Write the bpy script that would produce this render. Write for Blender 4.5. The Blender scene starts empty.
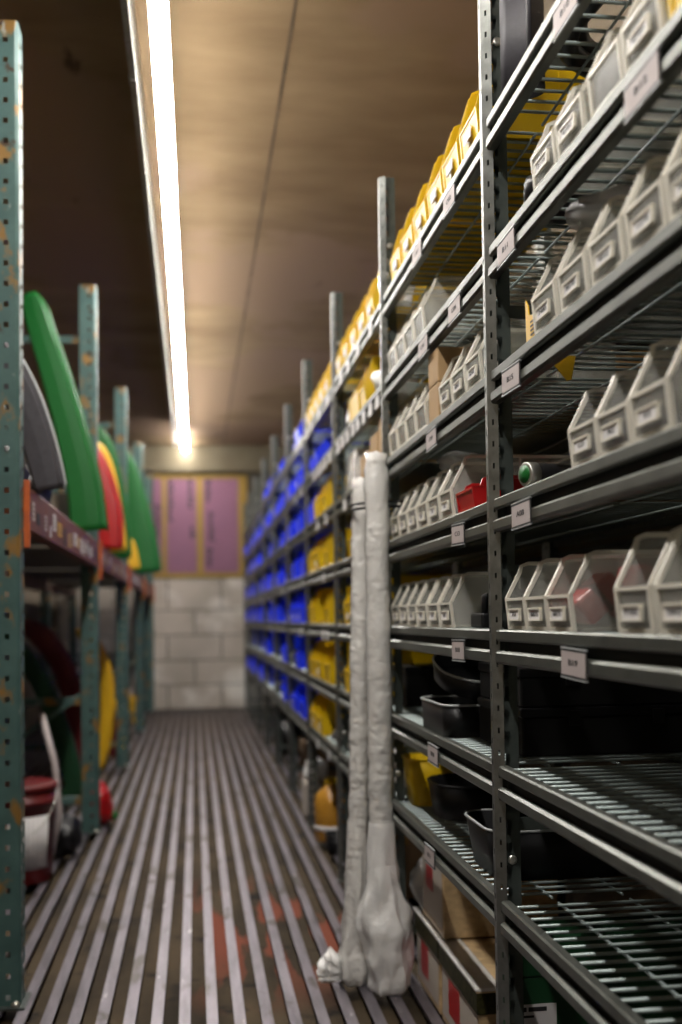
import bpy, bmesh, math, random
from mathutils import Vector, Matrix
PI = math.pi
R = random.Random(11)
sc = bpy.context.scene
C = sc.collection

# ------------------------------------------------------------------ materials
MAT = {}
def nodes_of(name):
    m = bpy.data.materials.new(name); m.use_nodes = True
    nt = m.node_tree
    return m, nt, nt.nodes['Principled BSDF']
def mat(name, col, rough=.5, metal=0., noise=0., scale=20., col2=None, bump=0., stretch=(1, 1, 1), emis=None, spec=.5, coat=0):
    m, nt, b = nodes_of(name)
    b.inputs['Base Color'].default_value = (*col, 1)
    b.inputs['Roughness'].default_value = rough
    b.inputs['Metallic'].default_value = metal
    b.inputs['Specular IOR Level'].default_value = spec
    b.inputs['Coat Weight'].default_value = coat
    if noise or bump:
        tc = nt.nodes.new('ShaderNodeTexCoord'); mp = nt.nodes.new('ShaderNodeMapping')
        mp.inputs['Scale'].default_value = stretch
        n = nt.nodes.new('ShaderNodeTexNoise'); n.inputs['Scale'].default_value = scale
        n.inputs['Detail'].default_value = 5; n.inputs['Roughness'].default_value = .6
        nt.links.new(tc.outputs['Object'], mp.inputs[0]); nt.links.new(mp.outputs[0], n.inputs['Vector'])
        if noise:
            rp = nt.nodes.new('ShaderNodeValToRGB')
            rp.color_ramp.elements[0].position = .5 - .22; rp.color_ramp.elements[1].position = .5 + .22
            c2 = col2 or tuple(c * (1 - noise) for c in col)
            rp.color_ramp.elements[0].color = (*c2, 1); rp.color_ramp.elements[1].color = (*col, 1)
            nt.links.new(n.outputs[0], rp.inputs[0]); nt.links.new(rp.outputs[0], b.inputs['Base Color'])
            mr = nt.nodes.new('ShaderNodeMapRange')
            mr.inputs['To Min'].default_value = max(.05, rough - .12); mr.inputs['To Max'].default_value = min(1, rough + .12)
            nt.links.new(n.outputs[0], mr.inputs[0]); nt.links.new(mr.outputs[0], b.inputs['Roughness'])
        if bump:
            bp = nt.nodes.new('ShaderNodeBump'); bp.inputs['Strength'].default_value = bump; bp.inputs['Distance'].default_value = .004
            nt.links.new(n.outputs[0], bp.inputs['Height']); nt.links.new(bp.outputs[0], b.inputs['Normal'])
    if emis:
        b.inputs['Emission Color'].default_value = (*emis[0], 1); b.inputs['Emission Strength'].default_value = emis[1]
    MAT[name] = m
    return m
def clear(name, col, fac, gloss=.25, rough=.25, transl=.45, bump=0., scale=40):
    """milky see-through plastic: part transparent, part diffuse and translucent"""
    m = bpy.data.materials.new(name); m.use_nodes = True; nt = m.node_tree; nt.nodes.clear()
    N = nt.nodes.new; L = nt.links.new
    out = N('ShaderNodeOutputMaterial'); tr = N('ShaderNodeBsdfTransparent'); df = N('ShaderNodeBsdfDiffuse'); tl = N('ShaderNodeBsdfTranslucent'); gl = N('ShaderNodeBsdfGlossy')
    tr.inputs[0].default_value = (.93, .94, .93, 1); df.inputs[0].default_value = (*col, 1); tl.inputs[0].default_value = (*col, 1)
    gl.inputs['Roughness'].default_value = rough
    a = N('ShaderNodeMixShader'); a.inputs[0].default_value = transl; L(df.outputs[0], a.inputs[1]); L(tl.outputs[0], a.inputs[2])
    b = N('ShaderNodeMixShader'); b.inputs[0].default_value = fac; L(tr.outputs[0], b.inputs[1]); L(a.outputs[0], b.inputs[2])
    fr = N('ShaderNodeFresnel'); fr.inputs[0].default_value = 1.45
    mm = N('ShaderNodeMath'); mm.operation = 'MULTIPLY_ADD'; mm.inputs[1].default_value = gloss * 2; mm.inputs[2].default_value = .02
    L(fr.outputs[0], mm.inputs[0])
    c = N('ShaderNodeMixShader'); L(mm.outputs[0], c.inputs[0]); L(b.outputs[0], c.inputs[1]); L(gl.outputs[0], c.inputs[2])
    if bump:
        tc = N('ShaderNodeTexCoord'); n = N('ShaderNodeTexNoise'); n.inputs['Scale'].default_value = scale; n.inputs['Detail'].default_value = 6
        bp = N('ShaderNodeBump'); bp.inputs['Strength'].default_value = bump; bp.inputs['Distance'].default_value = .01
        L(tc.outputs['Object'], n.inputs['Vector']); L(n.outputs[0], bp.inputs['Height'])
        for s in (gl, df): L(bp.outputs[0], s.inputs['Normal'])
    L(c.outputs[0], out.inputs[0]); MAT[name] = m
    return m

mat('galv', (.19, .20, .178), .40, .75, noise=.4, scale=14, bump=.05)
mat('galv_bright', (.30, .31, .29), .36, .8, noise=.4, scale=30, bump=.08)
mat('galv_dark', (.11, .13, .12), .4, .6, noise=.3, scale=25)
mat('zinc', (.60, .60, .55), .3, .9)
mat('wire', (.36, .43, .42), .45, .35, noise=.2, scale=30)
mat('teal_paint', (.078, .150, .138), .5, .1, noise=.5, scale=9, col2=(.042, .09, .082), bump=.1)
mat('alu', (.27, .243, .275), .42, .75, noise=.6, scale=26, stretch=(1, .16, 1), bump=.5)
mat('yellow', (.68, .44, .001), .38, spec=.45)
mat('yellow_deep', (.72, .42, .01), .4)
mat('blue', (.010, .04, .95), .36, spec=.5)
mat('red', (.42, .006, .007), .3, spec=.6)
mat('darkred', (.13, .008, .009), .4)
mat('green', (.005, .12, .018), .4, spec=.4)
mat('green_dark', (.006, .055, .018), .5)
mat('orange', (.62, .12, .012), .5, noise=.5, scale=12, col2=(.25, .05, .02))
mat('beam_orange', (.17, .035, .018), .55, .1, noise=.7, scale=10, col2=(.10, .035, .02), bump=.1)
mat('black', (.007, .007, .008), .40, spec=.35)
mat('black_matt', (.012, .012, .012), .7, spec=.25)
mat('rubber_grey', (.05, .047, .056), .6, noise=.4, scale=35, bump=.2)
mat('white_paper', (.72, .70, .70), .6)
mat('label_pink', (.46, .40, .39), .6)
mat('ink', (.02, .02, .022), .6)
mat('white_plastic', (.72, .71, .70), .35, bump=.3, scale=30)
mat('cardboard', (.44, .28, .13), .75, noise=.2, scale=8)
mat('cardboard_dark', (.26, .165, .085), .75, noise=.25, scale=8)
mat('carton_pale', (.50, .44, .38), .65, noise=.15, scale=8)
mat('tape', (.34, .20, .07), .25)
mat('band', (.006, .007, .006), .6, noise=.6, scale=70, col2=(.05, .045, .01), spec=.2)
mat('timber', (.36, .23, .045), .7, noise=.25, scale=6, stretch=(6, 6, 1))
mat('foam_pink', (.26, .12, .19), .8, noise=.12, scale=5)
mat('deck_ply', (.16, .14, .11), .8, noise=.3, scale=6)
mat('pale_strip', (.40, .42, .42), .35)
mat('dot_pink', (.9, .30, .30), .5)
mat('dot_green', (.50, .80, .01), .5)
mat('blue_film', (.05, .07, .28), .3)
mat('amber', (.50, .24, .03), .25, spec=.6)
mat('lamp_body', (.75, .75, .72), .4)
mat('lamp_glow', (1, 1, 1), .4, emis=((1.0, .955, .90), 20.))
clear('pp_clear', (.97, .95, .89), .20, gloss=.4, transl=.3)
clear('pp_edge', (.99, .95, .84), .86, gloss=.3, transl=.2)
mat('wrapped_card', (.66, .46, .24), .5, noise=.45, scale=25, bump=.9, stretch=(1, 1, 2), coat=.5)
clear('film', (.97, .97, .97), .45, gloss=.8, rough=.15, bump=1.0, scale=35)
clear('film_thin', (.8, .8, .8), .12, gloss=.7, rough=.12, bump=.8, scale=25)
clear('wrap', (.93, .91, .87), .80, gloss=.9, rough=.16, transl=.08, bump=1., scale=55)
clear('bag_white', (.97, .96, .94), .92, gloss=.35, rough=.3, transl=.12, bump=.8, scale=22)

def concrete(name, a, b, scale, stretch=(1, 1, 1), spots=None):
    m, nt, bs = nodes_of(name); N = nt.nodes.new; L = nt.links.new
    tc = N('ShaderNodeTexCoord'); mp = N('ShaderNodeMapping'); mp.inputs['Scale'].default_value = stretch
    L(tc.outputs['Object'], mp.inputs[0])
    n = N('ShaderNodeTexNoise'); n.inputs['Scale'].default_value = scale; n.inputs['Detail'].default_value = 8; n.inputs['Roughness'].default_value = .55
    L(mp.outputs[0], n.inputs['Vector'])
    rp = N('ShaderNodeValToRGB'); rp.color_ramp.elements[0].position = .3; rp.color_ramp.elements[1].position = .7
    rp.color_ramp.elements[0].color = (*a, 1); rp.color_ramp.elements[1].color = (*b, 1); L(n.outputs[0], rp.inputs[0])
    src = rp.outputs[0]
    if spots:
        n2 = N('ShaderNodeTexNoise'); n2.inputs['Scale'].default_value = spots[1]; n2.inputs['Detail'].default_value = 4
        L(tc.outputs['Object'], n2.inputs['Vector'])
        r2 = N('ShaderNodeValToRGB'); r2.color_ramp.elements[0].position = spots[2]; r2.color_ramp.elements[1].position = spots[2] + .1
        r2.color_ramp.elements[0].color = (0, 0, 0, 1); r2.color_ramp.elements[1].color = (1, 1, 1, 1); L(n2.outputs[0], r2.inputs[0])
        mx = N('ShaderNodeMix'); mx.data_type = 'RGBA'; L(r2.outputs[0], mx.inputs[0]); L(src, mx.inputs[6]); mx.inputs[7].default_value = (*spots[0], 1)
        src = mx.outputs[2]
    L(src, bs.inputs['Base Color']); bs.inputs['Roughness'].default_value = .85; bs.inputs['Specular IOR Level'].default_value = .2
    bp = N('ShaderNodeBump'); bp.inputs['Strength'].default_value = .25; bp.inputs['Distance'].default_value = .01
    L(n.outputs[0], bp.inputs['Height']); L(bp.outputs[0], bs.inputs['Normal'])
    MAT[name] = m; return m
concrete('ceiling', (.135, .088, .044), (.235, .165, .092), 1.3, (.8, 2.2, 1), spots=((.09, .06, .035), 6., .735))
concrete('side_wall', (.15, .122, .088), (.21, .172, .124), 2.)
concrete('blocks', (.40, .36, .30), (.58, .52, .45), 2.0, spots=((.82, .79, .73), 1.1, .50))
concrete('header', (.12, .10, .065), (.18, .155, .105), 3.)
concrete('joint', (.035, .025, .015), (.14, .10, .06), 3.)
concrete('mortar', (.10, .09, .075), (.16, .145, .12), 6.)
concrete('underfloor', (.022, .016, .009), (.085, .060, .033), 5., (1, .4, 1), spots=((.010, .008, .006), 7., .60))
# rust flakes on the teal uprights, worn orange paint stains under the floor rails
def overlay(name, col, scale, pos, stretch=(1, 1, 1), box=None):
    nt = MAT[name].node_tree; bs = nt.nodes['Principled BSDF']; N = nt.nodes.new; L = nt.links.new
    src = bs.inputs['Base Color'].links[0].from_socket
    tc = N('ShaderNodeTexCoord'); mp = N('ShaderNodeMapping'); mp.inputs['Scale'].default_value = stretch; L(tc.outputs['Object'], mp.inputs[0])
    n = N('ShaderNodeTexNoise'); n.inputs['Scale'].default_value = scale; n.inputs['Detail'].default_value = 5; L(mp.outputs[0], n.inputs['Vector'])
    r = N('ShaderNodeValToRGB'); r.color_ramp.elements[0].position = pos; r.color_ramp.elements[1].position = pos + .05
    r.color_ramp.elements[0].color = (0, 0, 0, 1); r.color_ramp.elements[1].color = (1, 1, 1, 1); L(n.outputs[0], r.inputs[0])
    f = r.outputs[0]
    if box:
        sp = N('ShaderNodeSeparateXYZ'); L(tc.outputs['Object'], sp.inputs[0])
        for i, (lo, hi, soft) in box.items():
            for v, sgn in ((lo, 1), (hi, -1)):
                mr = N('ShaderNodeMapRange'); mr.inputs['From Min'].default_value = v - soft; mr.inputs['From Max'].default_value = v + soft
                mr.inputs['To Min'].default_value = 0 if sgn > 0 else 1; mr.inputs['To Max'].default_value = 1 if sgn > 0 else 0
                L(sp.outputs[i], mr.inputs[0]); mm = N('ShaderNodeMath'); mm.operation = 'MULTIPLY'; L(f, mm.inputs[0]); L(mr.outputs[0], mm.inputs[1]); f = mm.outputs[0]
    mx = N('ShaderNodeMix'); mx.data_type = 'RGBA'; L(f, mx.inputs[0]); L(src, mx.inputs[6]); mx.inputs[7].default_value = (*col, 1)
    L(mx.outputs[2], bs.inputs['Base Color'])
overlay('teal_paint', (.24, .13, .03), 7., .565, (1.5, 1.5, 1))
overlay('teal_paint', (.055, .03, .015), 16., .66, (1, 1, 1))
overlay('teal_paint', (.34, .36, .32), 22., .66, (1, 1, .5))
overlay('alu', (.09, .075, .07), 9., .58, (1, .35, 1))
overlay('alu', (.42, .39, .40), 30., .66, (1, .3, 1))
overlay('ceiling', (.205, .138, .085), .9, .50, (1, .8, 1))
overlay('ceiling', (.07, .045, .025), 2.6, .69, (2.5, .6, 1))
overlay('underfloor', (.20, .055, .03), 3.2, .50, (3, .5, 1), box={0: (-.02, .5, .05), 1: (3.1, 4.1, .3)})

# ------------------------------------------------------------------ mesh helpers
class MB:
    def __init__(s): s.bm = bmesh.new(); s.mats = []
    def mi(s, m):
        if m not in s.mats: s.mats.append(m)
        return s.mats.index(m)
    def face(s, pts, m, smooth=False):
        try: f = s.bm.faces.new([s.bm.verts.new(p) for p in pts])
        except ValueError: return
        f.material_index = s.mi(m); f.smooth = smooth
    def box(s, x0, x1, y0, y1, z0, z1, m, bev=0., M=None):
        r = bmesh.ops.create_cube(s.bm, size=1); vs = r['verts']
        for v in vs: v.co = Vector(((x0+x1)/2 + v.co.x*(x1-x0), (y0+y1)/2 + v.co.y*(y1-y0), (z0+z1)/2 + v.co.z*(z1-z0)))
        fs = {f for v in vs for f in v.link_faces}
        if bev:
            es = {e for v in vs for e in v.link_edges}
            rr = bmesh.ops.bevel(s.bm, geom=list(es), offset=bev, segments=2, affect='EDGES', profile=.5)
            fs = {f for q in rr['faces'] if q.is_valid for v in q.verts for f in v.link_faces}
            vs = list({v for f in fs for v in f.verts})
        for f in fs: f.material_index = s.mi(m)
        if M is not None: bmesh.ops.transform(s.bm, matrix=M, verts=vs)
        return vs
    def tube(s, pts, r, m, n=8, cap=True, smooth=True, closed=False, rv=None):
        pts = [Vector(p) for p in pts]; rings = []; k = len(pts); up = None
        for i, p in enumerate(pts):
            if closed: t = pts[(i+1) % k] - pts[i-1]
            else: t = pts[min(i+1, k-1)] - pts[max(i-1, 0)]
            t.normalize()
            if up is None:
                up = Vector((0, 0, 1)) if abs(t.z) < .9 else Vector((1, 0, 0))
            a = t.cross(up).normalized(); b = a.cross(t).normalized(); up = b
            rr = rv[i] if rv else r
            rings.append([s.bm.verts.new(p + a*rr*math.cos(2*PI*j/n) + b*rr*math.sin(2*PI*j/n)) for j in range(n)])
        idx = s.mi(m)
        for i in range(k if closed else k-1):
            A, B = rings[i], rings[(i+1) % k]
            for j in range(n):
                f = s.bm.faces.new((A[j], A[(j+1) % n], B[(j+1) % n], B[j])); f.material_index = idx; f.smooth = smooth
        if cap and not closed:
            for rg in (rings[0][::-1], rings[-1]): f = s.bm.faces.new(rg); f.material_index = idx
    def prism(s, poly, axis, a, b, m, smooth=False):
        """poly: 2-D points in the other two axes, extruded along axis from a to b"""
        def P(p, t):
            if axis == 'y': return (p[0], t, p[1])
            if axis == 'x': return (t, p[0], p[1])
            return (p[0], p[1], t)
        A = [s.bm.verts.new(P(p, a)) for p in poly]; B = [s.bm.verts.new(P(p, b)) for p in poly]; i = s.mi(m); n = len(poly)
        fs = [s.bm.faces.new(A), s.bm.faces.new(B[::-1])]
        for j in range(n):
            f = s.bm.faces.new((A[j], B[j], B[(j+1) % n], A[(j+1) % n])); f.smooth = smooth; fs.append(f)
        for f in fs: f.material_index = i
        return A + B
    def lathe(s, prof, m, n=24, c=(0, 0, 0), mats=None):
        rings = []
        for r, z in prof: rings.append([s.bm.verts.new((c[0]+r*math.cos(2*PI*j/n), c[1]+r*math.sin(2*PI*j/n), c[2]+z)) for j in range(n)])
        for i in range(len(prof)-1):
            idx = s.mi(mats[i] if mats else m)
            for j in range(n):
                f = s.bm.faces.new((rings[i][j], rings[i][(j+1) % n], rings[i+1][(j+1) % n], rings[i+1][j])); f.material_index = idx; f.smooth = True
        for rg in (rings[0][::-1], rings[-1]): f = s.bm.faces.new(rg); f.material_index = s.mi(m)
    def mesh(s, name):
        bmesh.ops.recalc_face_normals(s.bm, faces=s.bm.faces)
        me = bpy.data.meshes.new(name); s.bm.to_mesh(me); s.bm.free()
        for m in s.mats: me.materials.append(MAT[m])
        return me
    def build(s, name, parent=None, loc=None, solid=0.):
        o = bpy.data.objects.new(name, s.mesh(name)); C.objects.link(o)
        if parent: o.parent = parent
        if loc is not None: o.location = loc
        if solid:
            md = o.modifiers.new('Solidify', 'SOLIDIFY'); md.thickness = solid; md.offset = 0
        return o
def put(name, me, parent=None, loc=(0, 0, 0)):
    o = bpy.data.objects.new(name, me); C.objects.link(o); o.parent = parent; o.location = loc; return o
def empty(name, loc=(0, 0, 0), rz=0.):
    o = bpy.data.objects.new(name, None); C.objects.link(o); o.location = loc; o.rotation_euler.z = rz; o.empty_display_size = .1; return o
def tag(o, label, cat, group=None):
    o['label'] = label; o['category'] = cat
    if group: o['group'] = group
    return o
def struct(o): o['kind'] = 'structure'; return o
KIDS = {}
def tree(o, parent=None):
    """copy a thing with its parts and sub-parts"""
    c = o.copy(); C.objects.link(c); c.parent = parent
    for ch in o.children: tree(ch, c)
    return c
TXT = {}
def text_mesh(s, size, m='ink', key=None):
    k = (s, size, m)
    if k in TXT: return TXT[k]
    cu = bpy.data.curves.new('lettering', 'FONT'); cu.body = s; cu.size = size; cu.align_x = 'CENTER'; cu.align_y = 'CENTER'; cu.extrude = .0002; cu.offset = size*.012
    o = bpy.data.objects.new('t', cu); C.objects.link(o)
    bpy.context.view_layer.update()
    me = bpy.data.meshes.new_from_object(o.evaluated_get(bpy.context.evaluated_depsgraph_get())); me.materials.clear(); me.materials.append(MAT[m])
    bpy.data.objects.remove(o); bpy.data.curves.remove(cu); TXT[k] = me; me.name = 'lettering'
    return me
RX = Matrix(((0, 0, -1), (-1, 0, 0), (0, 1, 0))).to_euler()   # text lying in YZ, facing -X (reads right towards -Y)
RY = Matrix(((1, 0, 0), (0, 0, -1), (0, 1, 0))).to_euler()    # text facing -Y

# ------------------------------------------------------------------ the room
H = 2.95; YB = 12.06; XR = 1.06; XL = -1.5; YF = -2.2
m = MB()
m.box(XL-.1, XR+.1, YF, YB+.1, -.16, -.034, 'underfloor')
x = .035 - .0685*22
while x < XR-.02:
    if x > XL+.02:
        m.prism([(x-.0145, 0), (x+.0145, 0), (x+.0145, -.005), (x+.003, -.007), (x+.003, -.034), (x-.003, -.034), (x-.003, -.007), (x-.0145, -.005)], 'y', YF, YB, 'alu')
    x += .0685
struct(m.build('floor'))
m = MB(); m.box(XL-.1, XR+.1, YF-.1, YB+.1, H, H+.15, 'ceiling')
c = struct(m.build('ceiling'))
m = MB(); m.box(.329, .341, YF, YB, H-.0015, H+.001, 'joint'); m.build('ceiling_joint', c)
m = MB(); m.box(XR, XR+.12, YF, YB+.1, -.16, H, 'side_wall'); struct(m.build('wall_right'))
m = MB(); m.box(XL-.12, XL, YF, YB+.1, -.16, H, 'side_wall'); struct(m.build('wall_left'))
m = MB(); m.box(XL-.1, XR+.1, YF-.12, YF, -.16, H, 'side_wall'); struct(m.build('wall_front'))
# back wall: big concrete blocks below, insulation boards in a timber frame above, a concrete header
m = MB(); m.box(XL, XR, YB+.03, YB+.15, -.16, H, 'mortar')
zs = [0, .272, .545, .825, 1.105, 1.462]
for i in range(5):
    off = .30*(i % 2)
    x = XL - off
    while x < XR:
        a, b = max(x+.006, XL), min(x+.60-.006, XR)
        if b-a > .02: m.box(a, b, YB, YB+.05, zs[i]+.005, zs[i+1]-.005, 'blocks', bev=.006)
        x += .60
bw = struct(m.build('wall_back'))
m = MB()
m.box(-.45, .60, YB-.012, YB+.03, 1.466, 1.52, 'timber', .003); m.box(-.45, .60, YB-.012, YB+.03, 2.585, 2.625, 'timber', .003)
for a, b in ((-.352, -.302), (.035, .105), (.50, .60)): m.box(a, b, YB-.01, YB+.03, 1.52, 2.585, 'timber', .003)
struct(m.build('trim_1'))
m = MB(); m.box(XL, XR, YB-.06, YB+.03, 2.66, H, 'header', .004); struct(m.build('trim_2'))
m = MB(); m.box(-.60, -.455, YB-.13, YB-.02, 0, 2.66, 'black_matt', .004); struct(m.build('trim_3'))
for i, (a, b, lab, marks) in enumerate((
    (-.448, -.355, 'narrow pink insulation board at the far left of the timber frame', [(-.40, 2.1, .35)]),
    (-.300, .033, 'pink insulation board between the left and middle timber studs', [(-.25, 2.35, .50), (-.03, 2.42, .35), (-.01, 1.98, .14)]),
    (.107, .498, 'pink insulation board between the middle and right timber studs', [(.17, 2.44, .24), (.20, 2.03, .30), (.18, 1.70, .22)]))):
    m = MB(); m.box(a, b, YB-.002, YB+.028, 1.522, 2.583, 'foam_pink', .002)
    o = m.build('insulation_board'); tag(o, lab, 'insulation board', 'pink boards in the end wall')
    for (x, z, l) in marks:       # blurred black print running up the board
        m = MB(); z0 = z-l/2
        while z0 < z+l/2:
            s_ = R.uniform(.014, .03)
            m.box(x-.03, x+R.uniform(.0, .035), YB-.004, YB-.0021, z0, z0+s_, 'ink'); m.box(x-.03, x-.012, YB-.004, YB-.0021, z0+s_, z0+s_*1.6, 'ink'); z0 += s_*1.9
        m.build('printed_mark', o)

# ------------------------------------------------------------------ lamps and cable tray
bat = empty('led_batten', (0, 0, 0)); tag(bat, '', 'ceiling lamp')
m = MB(); m.box(-.020, .020, 0.004, 1.046, -.045, 0, 'lamp_body', .004); m.build('housing', bat)
m = MB()
prof = [(-.024, -.046)] + [(.027*math.cos(PI+PI*k/8), -.054+.016*math.sin(PI+PI*k/8)) for k in range(9)] + [(.024, -.046)]
m.prism(prof, 'y', .006, 1.044, 'lamp_glow', smooth=True); m.build('diffuser', bat)
m = MB(); m.prism([(p[0]*1.08, (p[1]+.06)*1.1-.06) for p in prof], 'y', 0, .006, 'lamp_body'); m.build('end_cap', bat); m = MB(); m.prism([(p[0]*1.08, (p[1]+.06)*1.1-.06) for p in prof], 'y', 1.044, 1.05, 'lamp_body'); m.build('end_cap', bat)
ords = ['', 'second ', 'third ', 'fourth ', 'fifth ', 'sixth ', 'seventh ', 'eighth ', 'ninth ', 'tenth ', 'eleventh ', 'twelfth ', 'thirteenth ']
for dy in (.2, .9):
    m = MB(); m.box(-.010, .010, dy, dy+.03, -.002, .0, 'lamp_body'); m.tube([(0, dy+.015, -.001), (0, dy+.015, .165)], .004, 'lamp_body', n=6); m.build('mounting_bracket', bat)
nb = 0; y = 3.39 - 1.055*4
seq = []
while y + 1.05 < 10.95:
    o = bat if not seq else tree(bat)
    o.location = (-.0865, y, H-.165); seq.append(o)
    y += 1.055
o = tree(bat); o.location = (-.0865, 10.955, H-.001); seq.append(o)      # extra lamp added out of sight on the ceiling to brighten the end wall
for ch in [c_ for c_ in o.children if c_.name.startswith('mounting')]: bpy.data.objects.remove(ch)
for i, o in enumerate(seq):
    yy = o.location.y
    k = len(seq)-1-i
    o['label'] = 'white led strip lamp, ' + ((ords[k] + 'from the block wall in the ceiling row') if k else 'added unseen at the block wall end to brighten it')
    o['group'] = 'lamps in a row along the ceiling'
tr_ = empty('cable_tray', (-.183, 0, 0)); tag(tr_, 'thin grey metal cable tray running along the ceiling beside the strip lamps', 'cable tray')
m = MB(); m.prism([(-.006, 2.715), (.014, 2.715), (.014, 2.93), (.011, 2.93), (.011, 2.719), (-.003, 2.719), (-.003, 2.93), (-.006, 2.93)], 'y', YF+.1, 10.6, 'galv_bright'); m.build('tray', tr_)
for yy in (3.38, 5.5, 7.7, 9.8, .2):
    m = MB(); m.box(-.009, .017, yy, yy+.03, 2.712, 2.77, 'galv_bright', .002); m.tube([(.0, yy+.015, 2.716), (0, yy+.015, H)], .004, 'galv_bright', n=6); m.build('joint_clip', tr_)

# ------------------------------------------------------------------ perforated plates
def perf(mb, p0, p1, z0, z1, pitch, wins, m):
    """strip between plan points p0,p1 with windows (u0,u1,v0,v1) (0-1 across, metres up) repeated each pitch"""
    us = sorted({0., 1., *[w[0] for w in wins], *[w[1] for w in wins]})
    vs = sorted({0., pitch, *[w[2] for w in wins], *[w[3] for w in wins]})
    P = lambda u, z: (p0[0]+(p1[0]-p0[0])*u, p0[1]+(p1[1]-p0[1])*u, z)
    vert = {}
    def V(u, z):
        k = (round(u, 5), round(z, 5))
        if k not in vert: vert[k] = mb.bm.verts.new(P(u, z))
        return vert[k]
    i = mb.mi(m); n = int((z1-z0)/pitch)
    for k in range(n):
        for a, b in zip(vs, vs[1:]):
            for c, d in zip(us, us[1:]):
                cu, cv = (c+d)/2, (a+b)/2
                if any(w[0] < cu < w[1] and w[2] < cv < w[3] for w in wins): continue
                z = z0+k*pitch
                f = mb.bm.faces.new((V(c, z+a), V(d, z+a), V(d, z+b), V(c, z+b))); f.material_index = i
    z = z0+n*pitch
    if z1-z > 1e-4:
        f = mb.bm.faces.new((V(0, z), V(1, z), V(1, z1), V(0, z1))); f.material_index = i

# ------------------------------------------------------------------ steel shelving on the right
XP = .534; Y1 = 1.875; BAY = 1.0855
SH = [1.912, 1.674, 1.445, 1.211, .974, .730, .490]
def post_mesh():  # aisle faces coloured lighter, recessed web darker, as painted light and shade
    mb = MB()
    perf(mb, (0, .024), (0, .009), 0, 2.258, .04, [(.36, .60, .008, .018)], 'galv_bright')
    perf(mb, (0, .009), (.0155, -.007), 0, 2.258, .04, [(.42, .60, .027, .037)], 'galv_bright')
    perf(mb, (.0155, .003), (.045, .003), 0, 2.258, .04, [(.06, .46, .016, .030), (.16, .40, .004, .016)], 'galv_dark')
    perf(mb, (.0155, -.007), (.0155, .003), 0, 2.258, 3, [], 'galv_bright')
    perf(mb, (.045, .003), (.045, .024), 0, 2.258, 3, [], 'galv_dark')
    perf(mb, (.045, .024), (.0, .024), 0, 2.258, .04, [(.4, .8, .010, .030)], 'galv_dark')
    return mb.mesh('post')
POST = post_mesh()
LIP = [(.014, 0), (.001, 0), (-.002, -.003), (-.002, -.017), (.0, -.020), (.004, -.021), (.004, -.018), (.014, -.018)]
BAR = [(.016, -.037), (.001, -.038), (-.004, -.042), (-.004, -.056), (.0, -.061), (.014, -.061), (.014, -.058), (.002, -.056), (.002, -.042), (.016, -.041)]
def beam_mesh(sign, p, name):
    mb = MB()
    mb.prism([(q[0]*sign, q[1]) for q in p], 'y', -BAY+.0255, -.0075, 'galv')
    return mb.mesh(name)
LIPM = beam_mesh(1, LIP, 'shelf_lip'); RLIP = beam_mesh(-1, LIP, 'shelf_lip')
m = MB(); m.box(.004, .015, -.0075-.003, -.0075, -.060, -.001, 'galv_dark'); m.box(.004, .015, -.0075-.030, -.0075-.0295, -.060, -.001, 'galv_dark'); m.box(.013, .015, -.0375, -.0075, -.060, -.001, 'galv_dark'); CLIP = m.mesh('beam_bracket')
m = MB(); m.box(.011, .0135, -BAY+.030, -.040, -.0405, -.0185, 'black_matt'); GAP_SHADE = m.mesh('gap_shade_strip')  # black strip set in the gap below the lip, standing for its shade
BEAM = beam_mesh(1, BAR, 'shelf_beam'); RBEAM = beam_mesh(-1, BAR, 'shelf_beam')
DX0, DX1 = .556, 1.010
def deck_mesh():
    mb = MB(); y = -BAY+.04
    while y < -.02:
        mb.tube([(DX0-XP-.004, y, -.010), (DX0-XP, y, -.0032), (DX1-XP, y, -.0032)], .003, 'wire', n=6)
        y += .0385
    for x in (.110, .245, .385): mb.tube([(x, -BAY+.026, -.0088), (x, -.008, -.0088)], .0027, 'wire', n=6)
    mb.tube([(DX0-XP-.002, -BAY+.026, -.012), (DX0-XP-.002, -.008, -.012)], .003, 'wire', n=6)
    return mb.mesh('wire_deck')
DECK = deck_mesh()
BNAME = ['nearest bay', 'second bay', 'third bay', 'fourth bay', 'fifth bay', 'sixth bay', 'seventh bay', 'eighth bay', 'ninth bay', 'last bay']
SNAME = ['top shelf', 'second shelf down', 'third shelf down', 'fourth shelf down', 'fifth shelf down', 'sixth shelf down', 'bottom shelf']
m = MB(); m.lathe([(.0001, -.003), (.0055, -.003), (.0085, .001), (.0085, .003), (.004, .0045), (.0001, .003)], 'zinc', n=12)
BOLT = m.mesh('bolt')
bays = []
proto = empty('shelving_bay', (XP, Y1, 0))
for px in (0, .465): put('post', POST, proto, (px, 0, 0))
for s_ in SH:
    put('shelf_lip', LIPM, proto, (.006, 0, s_)); put('shelf_lip', RLIP, proto, (.505, 0, s_)); put('gap_shade_strip', GAP_SHADE, proto, (.006, 0, s_)); put('beam_bracket', CLIP, proto, (.006, 0, s_)); put('beam_bracket', CLIP, proto, (.006, -BAY+.064, s_)); put('shelf_beam', BEAM, proto, (.006, 0, s_)); put('shelf_beam', RBEAM, proto, (.505, 0, s_)); put('wire_deck', DECK, proto, (0, 0, s_))
m = MB(); m.box(.045, .465, .016, .019, -.012, .012, 'galv_dark'); SBR = m.mesh('side_brace')
for z in (.12, .62, 1.08, 1.56, 2.04): put('side_brace', SBR, proto, (0, 0, z))
for z in (1.205+.86-.006, .56): 
    b_ = put('bolt', BOLT, proto, (.0285, .0015, z)); b_.rotation_euler = (PI/2, 0, 0)
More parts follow.
